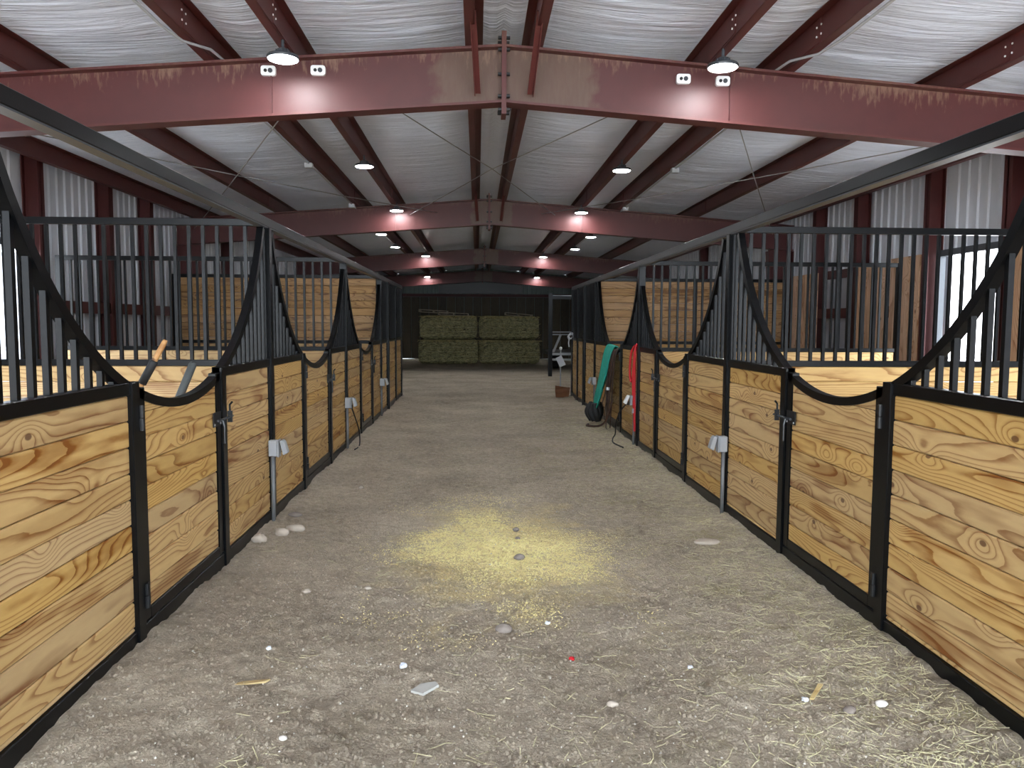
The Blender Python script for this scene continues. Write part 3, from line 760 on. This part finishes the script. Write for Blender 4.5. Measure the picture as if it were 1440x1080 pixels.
cloth([(2.2, 12.2, 1.16), (2.10, 12.22, 1.29), (2.03, 12.3, 1.2), (1.97, 12.42, .8), (1.90, 12.5, .42), (1.88, 12.5, .30)],
      [(2.2, 11.78, 1.15), (2.10, 11.76, 1.27), (2.03, 11.76, 1.17), (1.97, 11.84, .8), (1.90, 11.98, .42), (1.88, 12.12, .27)], TEAL, 'cloth', t, .022, 3)
m = MB()
for k in range(9):
    a = k*2.4; m.tube(curve_pts([(1.88+.06*math.cos(a), 12.3+.12*math.sin(a), .34), (1.86+.10*math.cos(a+.5), 12.3+.17*math.sin(a+.5), .22), (1.87+.05*math.cos(a+1), 12.3+.10*math.sin(a+1), .10)]), [.05]*3+[.065]*8+[.03]*2 if False else .055, 8)
m.build('black_lining', BLACKR, t, True)
t = empty('bridle', (2.0, 11.5, 1.2), 'dark brown leather straps hanging beside the teal sheet', 'bridle')
for k, (dy, zb) in enumerate(((0, .06), (.07, .25), (.13, .03), (.2, .4), (.26, .14), (.32, .32))):
    y = 11.42+dy; x = 2.035-.012*(k % 3)
    a = curve_pts([(2.16, y, 1.12), (2.10, y, arc(11.95, y)+.02), (x, y+.01, 1.12), (x-.03, y+.03, .7), (x-.05-.01*k, y+.06, zb+.1), (x-.06, y+.05, zb)])
    cloth(a[::5], [p+Vector((0, .055, 0)) for p in a[::5]], BROWN, 'strap', t, .004, 1, .006, 3)
MB().tube([(1.955, 11.6, .62), (1.955, 11.6, .66)], .03, 12).build('ring', GALV, t)
m = MB(); m.tube(curve_pts([(1.99, 11.4, .5), (1.93, 11.5, .2), (1.86, 11.75, .05+hz(1.86, 11.75)), (1.7, 11.95, .03+hz(1.7, 11.95)), (1.75, 12.2, .03+hz(1.75, 12.2))]), .016, 8).build('rein', BROWN, t, True)

# tools leaning inside the first stall on the left
def line(a, b, u): return Vector(a).lerp(Vector(b), u)
top, base = (-1.78, 4.561, 1.499), (-2.562, 4.446, .03)
t = empty('manure_fork', base, 'wooden-handled manure fork leaning behind the nearest left gate', 'fork')
MB().tube([line(base, top, .12), line(base, top, .985), line(base, top, 1)], [.016, .016, .012], 12).build('handle', HANDLE, t, True)
MB().tube([line(base, top, .83), line(base, top, .915), line(base, top, .92)], [.024, .024, .019], 12).build('grip_sleeve', BLACKR, t, True)
m = MB(); m.tube([(-2.53, 4.30, .18), (-2.53, 4.60, .18)], .014, 8)
for k in range(9): m.tube([(-2.53, 4.31+.035*k, .18), (-2.60, 4.31+.035*k, .06), (-2.66, 4.31+.035*k, .035)], .005, 6)
m.build('tines', BLACKR, t, True)
top, base = (-1.78, 4.989, 1.348), (-2.12, 4.322, .03)
t = empty('barn_shovel', base, 'shovel with dark grey rubber grip leaning behind the nearest left gate', 'shovel')
MB().tube([line(base, top, .12), line(base, top, .8)], .016, 12).build('handle', HANDLE, t, True)
MB().tube([line(base, top, .74), line(base, top, .99), line(base, top, 1)], [.025, .025, .017], 14).build('grip', plain('grey_rubber', srgb(66, 70, 70), .6), t, True)
m = MB(); m.prism([(-2.10, 4.22, .2), (-2.02, 4.46, .2), (-2.08, 4.46, .015), (-2.12, 4.34, .0), (-2.16, 4.22, .015)], (-.012, .005, 0)); m.build('blade', GREYTUBE, t)

# ------------------------------------------------------------------ far end: hay, pallets, trailer, posts
def hay_mat():
    m, nt, b, N, L = nodes('hay')
    tc = N('TexCoord'); mp = N('Mapping'); mp.inputs['Scale'].default_value = (1, 1, 2.6); L(tc.outputs['Object'], mp.inputs['Vector'])
    n = N('TexNoise'); n.inputs['Scale'].default_value = 7; n.inputs['Detail'].default_value = 9; n.inputs['Roughness'].default_value = .82; n.inputs['Distortion'].default_value = 1.0; L(mp.outputs[0], n.inputs['Vector'])
    cr = N('ValToRGB'); e = cr.color_ramp.elements; e[0].position = .40; e[0].color = srgb(58, 56, 30); e[1].position = .60; e[1].color = srgb(222, 216, 160)
    L(n.outputs['Fac'], cr.inputs[0]); L(cr.outputs[0], b.inputs['Base Color']); b.inputs['Roughness'].default_value = .9
    bp = N('Bump'); bp.inputs['Strength'].default_value = 1; bp.inputs['Distance'].default_value = .06; L(n.outputs['Fac'], bp.inputs['Height']); L(bp.outputs[0], b.inputs['Normal'])
    return m
HAY = hay_mat(); STRAW = plain('straw', srgb(205, 190, 130), .8, 0, .25, 9, 0)
TWINE = plain('twine', srgb(196, 190, 160), .8)
def bale(x0, x1, z0, z1, label, bow):
    y0, y1 = 31.0, 32.2
    t = empty('hay_bale', ((x0+x1)/2, y0, z0), label, 'hay bale', 'large square hay bales')
    bm = bmesh.new(); bmesh.ops.create_cube(bm, size=1)
    bmesh.ops.subdivide_edges(bm, edges=bm.edges[:], cuts=13, use_grid_fill=True)
    for v in bm.verts:
        p = v.co
        q = Vector((p.x, p.y, p.z)); e = [max(0, abs(c)-.5+w)/w for c, w in zip(p, (.085, .2, .26))]
        k = math.sqrt(sum(c*c for c in e)); k = 1/k if k > 1 else 1
        for i, w in enumerate((.085, .2, .26)):
            if abs(p[i]) > .5-w: q[i] = math.copysign(.5-w+w*e[i]*k, p[i])
        n = lambda a, b_: float(vnoise(np.array([a]), np.array([b_]))[0])
        v.co = Vector(((x0+x1)/2+q.x*(x1-x0)+.05*n(p.y*9+x0*3, p.z*9+z0), (y0+y1)/2+q.y*(y1-y0)+.06*n(p.x*16+x0, p.z*9+z0*5), (z0+z1)/2+q.z*(z1-z0)+.03*n(p.x*9+z0, p.y*7)+bow*(p.x)*max(0, p.z)))
        v.co -= t.location
    me = bpy.data.meshes.new('bale_body'); bm.to_mesh(me); bm.free(); me.materials.append(HAY)
    for p in me.polygons: p.use_smooth = True
    o = bpy.data.objects.new('bale_body', me); C.objects.link(o); o.parent = t
    for k in range(5):
        z = z0+(z1-z0)*(.14+.18*k)
        MB().box(x0+.01, x1-.01, y0-.035, y0-.028, z-.004, z+.004).build('twine', TWINE, t)
    m = MB()
    for k in range(420):
        x = R.uniform(x0+.02, x1-.02); z = R.choice((R.uniform(z0+.04, z1-.02), z1-abs(R.gauss(0, .02)))); a = R.uniform(0, 6.3); l = R.uniform(.05, .14)
        p = Vector((x, y0-R.uniform(.0, .03), z)); d = Vector((math.cos(a)*l, -R.uniform(0, .04), math.sin(a)*l))
        q = p+d; q.z = min(max(q.z, z0+.03), z1-.02); p.z = min(max(p.z, z0+.03), z1-.02)
        m.tube([p, q], .006, 3, False)
    tag(m.build('loose_stems', STRAW, t), kind='stuff')
bale(-2.34, .05, 0.01, .97, 'lower hay bale on the left of the four-bale stack', .0)
bale(.05, 2.50, 0.01, .96, 'lower hay bale on the right of the four-bale stack', .0)
bale(-2.28, -.01, .99, 1.92, 'upper hay bale on the left, under the tilted pallet', .02)
bale(.07, 2.46, .98, 1.91, 'upper hay bale on the right, with a rounded end', -.06)
PAL = wood('pallet_wood', srgb(190, 178, 156), srgb(120, 104, 84), .95)
def pallet(x, y, z, L_, tilt, label):
    t = empty('pallet', (x, y, z), label, 'pallet', 'wooden pallets on the hay'); t.rotation_euler = (0, tilt, 0)
    def b(name, *bx):
        o = bpy.data.objects.new(name, MB().box(*bx).mesh(name, PAL)); C.objects.link(o); o.parent = t
    for yy in (0, .3, .6, .9):
        b('deck_board', -L_/2, L_/2, yy, yy+.12, .09, .112); b('bottom_board', -L_/2, L_/2, yy, yy+.12, 0, .02)
    for xx in (-L_/2, -.02, L_/2-.04): b('stringer', xx, xx+.04, 0, 1.02, .02, .09)
pallet(-1.75, 31.2, 2.03, 1.15, .05, 'tilted wooden pallet on the upper left hay bale')
pallet(-.95, 31.2, 1.925, 1.2, .04, 'wooden pallet lying mid-stack beside the tilted one')
pallet(1.65, 31.2, 1.91, 1.1, .09, 'wooden pallet on the upper right hay bale')
# storage frame post and beam
t = empty('storage_frame', (2.23, 23.9, 0), 'dark steel post with pale-topped crossbeam right of the hay', 'post')
MB().box(2.17, 2.29, 23.84, 23.96, -.03, 2.54).build('upright', STEEL, t)
MB().box(2.29, 5.4, 23.84, 23.92, 2.36, 2.46).build('crossbeam', STEEL, t)
MB().box(2.29, 5.4, 23.83, 23.93, 2.46, 2.475).build('cap_strip', GALV, t)
MB().box(5.3, 5.4, 23.84, 23.96, -.03, 2.36).build('upright', STEEL, t)
# utility trailer
t = empty('utility_trailer', (3.4, 28, 0), 'dark utility trailer with pale side rails parked right of the hay', 'trailer')
MB().box(2.55, 4.7, 27.3, 30.5, .5, .62).build('deck', DARKP, t)
for z in (1.22, 1.31): MB().box(2.5, 4.7, 27.3, 27.36, z, z+.035).build('rail', GALV, t)
for x in (2.5, 3.5, 4.66): MB().box(x, x+.05, 27.3, 27.36, .6, 1.34).build('rail_post', DARKP, t)
MB().prism([(2.62, 27.32, .62), (2.70, 27.32, .62), (2.95, 27.32, 1.22), (2.87, 27.32, 1.22)], (0, .04, 0)).build('rail_brace', GALV, t)
MB().box(2.5, 4.7, 27.22, 27.3, .52, .6).build('bumper', GALV, t)
for x in (2.75, 4.2):
    MB().tube([(x, 28.4, .31), (x+.2, 28.4, .31)], .30, 20).tube([(x-.01, 28.4, .31), (x+.21, 28.4, .31)], .16, 12).build('wheel', TIRE, t, False)
MB().box(2.5, 2.62, 27.24, 27.3, .2, .28).box(2.5, 3.4, 27.24, 27.3, .33, .40).build('light_bar', GALV, t)
# tag on a pole, cardboard, rope knot
t = empty('marker_stake', (2.05, 18.3, 0), 'thin stake carrying a tilted white card near the right row end', 'stake')
MB().tube([(1.955, 18.3, -.02), (1.955, 18.3, 1.03)], .014, 8).build('stake', GALV, t)
p = [Vector((1.955, 18.27, .73))+Vector((a*math.cos(.45)-b*math.sin(.45), 0, a*math.sin(.45)+b*math.cos(.45))) for a, b in ((-.075, -.12), (.075, -.12), (.075, .12), (-.075, .12))]
MB().prism(p, (0, .006, 0)).build('card', PAPER, t)
MB().lathe([(.02, 0), (.04, .03), (.035, .06), (.01, .075)], (1.955, 18.3, 1.0), 10).build('cap', WHITEP, t)
t = empty('cardboard_carton', (1.86, 17.15, 0), 'crushed brown cardboard carton on the dirt by the right row end', 'carton')
m = MB(); m.add([(1.72,17.0,0),(2.0,17.0,0),(2.02,17.25,0),(1.74,17.25,0),(1.70,16.98,.17),(2.03,17.0,.22),(2.0,17.27,.2),(1.73,17.25,.24)], [(0,3,2,1),(0,1,5,4),(1,2,6,5),(2,3,7,6),(3,0,4,7)]).build('carton_body', CARD, t)
MB().add([(1.70,16.98,.17),(2.03,17.0,.22),(2.0,16.88,.16),(1.75,16.87,.10)], [(0,1,2,3)]).build('flap', CARD, t)
t = empty('rope_knot', (2.10, YEND[1], ZW), 'bundle of white rope knotted on the last right rail', 'rope')
m = MB()
for k in range(5):
    a = k*1.3; m.tube(curve_pts([(2.04, 17.3+.02*math.cos(a), 1.26+.01*k), (2.02, 17.34+.03*math.sin(a), 1.33), (2.09, 17.3+.05*math.cos(a), 1.37+.01*k), (2.14, 17.28, 1.33), (2.05, 17.25+.03*math.sin(a), 1.28)]), .02, 7)
m.build('coil', PAPER, t, True)
MB().tube(curve_pts([(2.04, 17.28, 1.28), (2.02, 17.27, 1.2), (2.03, 17.26, 1.1)]), .014, 7).build('tail', PAPER, t, True)

# ------------------------------------------------------------------ stones and litter on the floor
def stone(x, y, w, d, h, label, mat=STONE, seed=0):
    bm = bmesh.new(); bmesh.ops.create_icosphere(bm, subdivisions=3, radius=.5)
    rr = random.Random(seed); o1, o2 = rr.uniform(0, 50), rr.uniform(0, 50)
    for v in bm.verts:
        n = 1+.35*float(vnoise(np.array([v.co.x*2.2+o1+v.co.z]), np.array([v.co.y*2.2+o2+v.co.z*1.7]))[0])
        v.co = Vector((v.co.x*w*n, v.co.y*d*n, v.co.z*h*n))
    me = bpy.data.meshes.new('stone'); bm.to_mesh(me); bm.free(); me.materials.append(mat)
    for p in me.polygons: p.use_smooth = True
    o = bpy.data.objects.new('stone', me); C.objects.link(o); o.location = (x, y, hz(x, y)+h*.30); o.rotation_euler = (0, 0, rr.uniform(-.5, .5))
    return tag(o, label, 'stone', 'loose stones on the dirt')
ST = [(-1.585, 5.68, .11, .09, .075, 'round pale stone against the left stall front, nearest the post', STONE), (-1.47, 5.86, .12, .08, .07, 'oval pale stone, left of a touching pair on the left', STONE),
      (-1.40, 5.98, .14, .07, .07, 'long pale stone, right of a touching pair on the left', STONE), (-1.50, 6.42, .11, .08, .045, 'dark flat stone at the foot of the nearest left outlet box', STONE_D),
      (.30, 5.93, .055, .05, .04, 'small grey stone at the top of the yellow shavings', STONE_D), (.30, 5.70, .04, .035, .03, 'tiny grey stone below another in the yellow shavings', STONE_D),
      (.285, 5.20, .075, .06, .045, 'grey stone low in the yellow shavings', STONE_D), (.138, 3.95, .09, .065, .05, 'lone oval grey stone below the yellow shavings', STONE_D),
      (-1.124, 7.55, .06, .05, .04, 'small pale stone far left on the dirt near the second gate', STONE), (1.69, 5.58, .20, .12, .05, 'flat pale stone half buried beside the right stall front', STONE),
      (1.545, 3.07, .06, .05, .035, 'brown pebble among straw at lower right', STONE_D), (1.705, 3.11, .06, .035, .03, 'white chalky stone among straw at lower right', STONE_W),
      (.57, 3.16, .05, .04, .03, 'pale round pebble at lower middle of the aisle', STONE), (-.75, 2.95, .035, .025, .02, 'small white pebble at lower left of the aisle', STONE_W),
      (-1.02, 4.62, .05, .04, .03, 'pale pebble left of the shavings near a tire track', STONE), (-.66, 4.66, .045, .03, .025, 'pinkish pebble beside the left tire track', STONE)]
for i, (x, y, w, d, h, lb, mt) in enumerate(ST): stone(x, y, w, d, h, lb, mt, i+1)
def chip(x, y, pts, th, label, cat, mat, tilt=.06, group=None):
    o = MB().prism([(a, b, 0) for a, b in pts], (0, 0, th)).build(cat.replace(' ', '_'), mat)
    o.location = (x, y, hz(x, y)+.006); o.rotation_euler = (tilt, -tilt, 0)
    return tag(o, label, cat, group)
chip(-.226, 3.30, [(-.06, .0), (-.005, -.035), (.06, .03), (.045, .06), (-.02, .05)], .012, 'flat grey shingle chip lying on the dirt, lower middle', 'stone chip', plain('shingle', srgb(170, 168, 162), .8))
WRAP = plain('blue_white_wrapper', srgb(200, 206, 222), .4)
def litter(x, y, r, label, cat, mat, seed):
    rr = random.Random(seed); bm = bmesh.new(); bmesh.ops.create_icosphere(bm, subdivisions=2, radius=r)
    for v in bm.verts: v.co *= rr.uniform(.6, 1.15); v.co.z *= .7
    me = bpy.data.meshes.new(cat); bm.to_mesh(me); bm.free(); me.materials.append(mat)
    o = bpy.data.objects.new(cat.replace(' ', '_'), me); C.objects.link(o); o.location = (x, y, hz(x, y)+r*.4)
    return tag(o, label, cat)
litter(-.344, 3.55, .019, 'crumpled blue-white wrapper on the dirt, lower left of middle', 'wrapper', WRAP, 1)
litter(.452, 3.61, .016, 'small red plastic scrap on the dirt below the shavings', 'plastic scrap', REDC, 2)
litter(.376, 4.05, .015, 'crumpled white paper scrap just below the shavings', 'paper scrap', PAPER, 3)
litter(1.0, 3.52, .015, 'crumpled white paper scrap left of the right-hand straw', 'paper scrap', PAPER, 4)
litter(1.40, 3.17, .016, 'torn white paper scrap at lower right near a straw patch', 'paper scrap', PAPER, 5)
litter(-1.02, 3.78, .015, 'crumpled white paper scrap on the left tire track', 'paper scrap', PAPER, 6)
SPL = wood('splinter', srgb(190, 170, 126), srgb(150, 122, 80))
chip(-1.02, 3.42, [(-.09, -.012), (.08, .0), (.095, .02), (-.02, .016)], .008, 'pale wood splinter on the dirt at lower left', 'wood splinter', SPL)
chip(1.48, 3.24, [(-.05, -.05), (-.035, -.055), (.055, .055), (.035, .06)], .008, 'pale wood splinter among straw at lower right', 'wood splinter', SPL)

# loose straw, shavings, gravel: nobody could count these
def scatter_mesh(name, V, Fc, mat, label, cat):
    me = bpy.data.meshes.new(name); v = np.concatenate(V); f = np.concatenate(Fc)
    me.vertices.add(len(v)); me.vertices.foreach_set('co', v.ravel()); me.loops.add(f.size); me.loops.foreach_set('vertex_index', f.ravel().astype(np.int32))
    k = f.shape[1]; me.polygons.add(len(f)); me.polygons.foreach_set('loop_start', np.arange(0, f.size, k, dtype=np.int32)); me.polygons.foreach_set('loop_total', np.full(len(f), k, np.int32))
    me.update(); me.validate(); me.materials.append(mat)
    o = bpy.data.objects.new(name, me); C.objects.link(o); return tag(o, label, cat, kind='stuff')
rs = np.random.RandomState(11)
def strands(n, pick, lmin, lmax, r, z):
    V, Fc, base = [], [], 0
    x, y = pick(n); n = len(x); a = rs.rand(n)*2*np.pi; l = lmin+(lmax-lmin)*rs.rand(n)**2.5; bend = rs.randn(n)*.22
    P = []
    for k in range(4):
        u = k/3.-.5; aa = a+bend*u
        px = x+np.cos(aa)*l*u; py = y+np.sin(aa)*l*u
        P.append(np.stack([px, py, height(px, py)+z+.004*rs.rand(n)*(k in (0, 3))], -1))
    nx, ny = -np.sin(a), np.cos(a); rr = r*(.6+.8*rs.rand(n))
    vs_ = []
    for p in P:
        for dx, dz in ((-1, 0), (0, 1.2), (1, 0)):
            q = p.copy(); q[:, 0] += nx*rr*dx; q[:, 1] += ny*rr*dx; q[:, 2] += rr*dz; vs_.append(q)
    v = np.stack(vs_, 1).reshape(-1, 3)
    f = []
    for k in range(3):
        for i, j in ((0, 1), (1, 2)): f.append((3*k+i, 3*k+j, 3*k+3+j, 3*k+3+i))
    f = np.array(f)[None]+12*np.arange(n)[:, None, None]
    return v, f.reshape(-1, 4)
def pick_straw(n):
    x = np.where(rs.rand(n) < .62, 2.06-np.abs(rs.randn(n))*.5, rs.rand(n)*3.7-1.63); y = 2.4+(rs.rand(n)**1.6)*11
    keep = (x > -1.63) & (x < 2.07) & (vnoise(x*2.3+3, y*2.1)+.16*(x-.2)+.25*rs.rand(n) > .05)
    return x[keep], y[keep]
v, f = strands(9000, pick_straw, .012, .15, .0011, .003)
scatter_mesh('straw_litter', [v], [f], plain('dry_straw', srgb(222, 214, 172), .8, 0, .3, 3, 0), 'thin strands of dry straw strewn over the dirt floor', 'straw')
def pick_sh(n):
    x = .16+rs.randn(n)*.45; y = 5.4+rs.randn(n)*.8
    k = np.hypot((x-.16)/.92, (y-5.45)/1.5) + 1.3*vnoise(x*3+2, y*2.4) + .35*vnoise(x*9, y*9)
    keep = (k < 1.0-.8*rs.rand(n)); return x[keep], y[keep]
v, f = strands(48000, pick_sh, .004, .016, .0022, .002)
scatter_mesh('wood_shavings', [v], [f], plain('yellow_shavings', srgb(255, 230, 166), .85, 0, .18, 5, 0), 'patch of yellow wood shavings spilled in the middle of the aisle', 'shavings')
def gravel(n, r0, r1, pw, yl):
    x = rs.rand(n)*3.66-1.62; y = 2.4+rs.rand(n)**1.5*yl; r = r0+r1*rs.rand(n)**pw
    O = np.array([(1,0,0),(-1,0,0),(0,1,0),(0,-1,0),(0,0,1),(0,0,-1)], float)
    j = .7+.6*rs.rand(n, 6, 1)
    c = np.stack([x, y, height(x, y)+r*.25], -1)
    v = c[:, None, :]+O[None]*j*r[:, None, None]
    f = np.array([(0,2,4),(2,1,4),(1,3,4),(3,0,4),(2,0,5),(1,2,5),(3,1,5),(0,3,5)])[None]+6*np.arange(n)[:, None, None]
    return v.reshape(-1, 3), f.reshape(-1, 3)
v, f = gravel(9000, .0016, .0055, 4, 9)
scatter_mesh('gravel', [v], [f], plain('gravel', srgb(188, 180, 168), .85, 0, .3, 2, 0), 'fine pale gravel scattered over the dirt floor', 'gravel')
v, f = gravel(42000, .0025, .011, 3, 8)
scatter_mesh('dirt_clods', [v], [f], DIRT, 'crumbled clods of dry dirt covering the aisle floor', 'dirt')
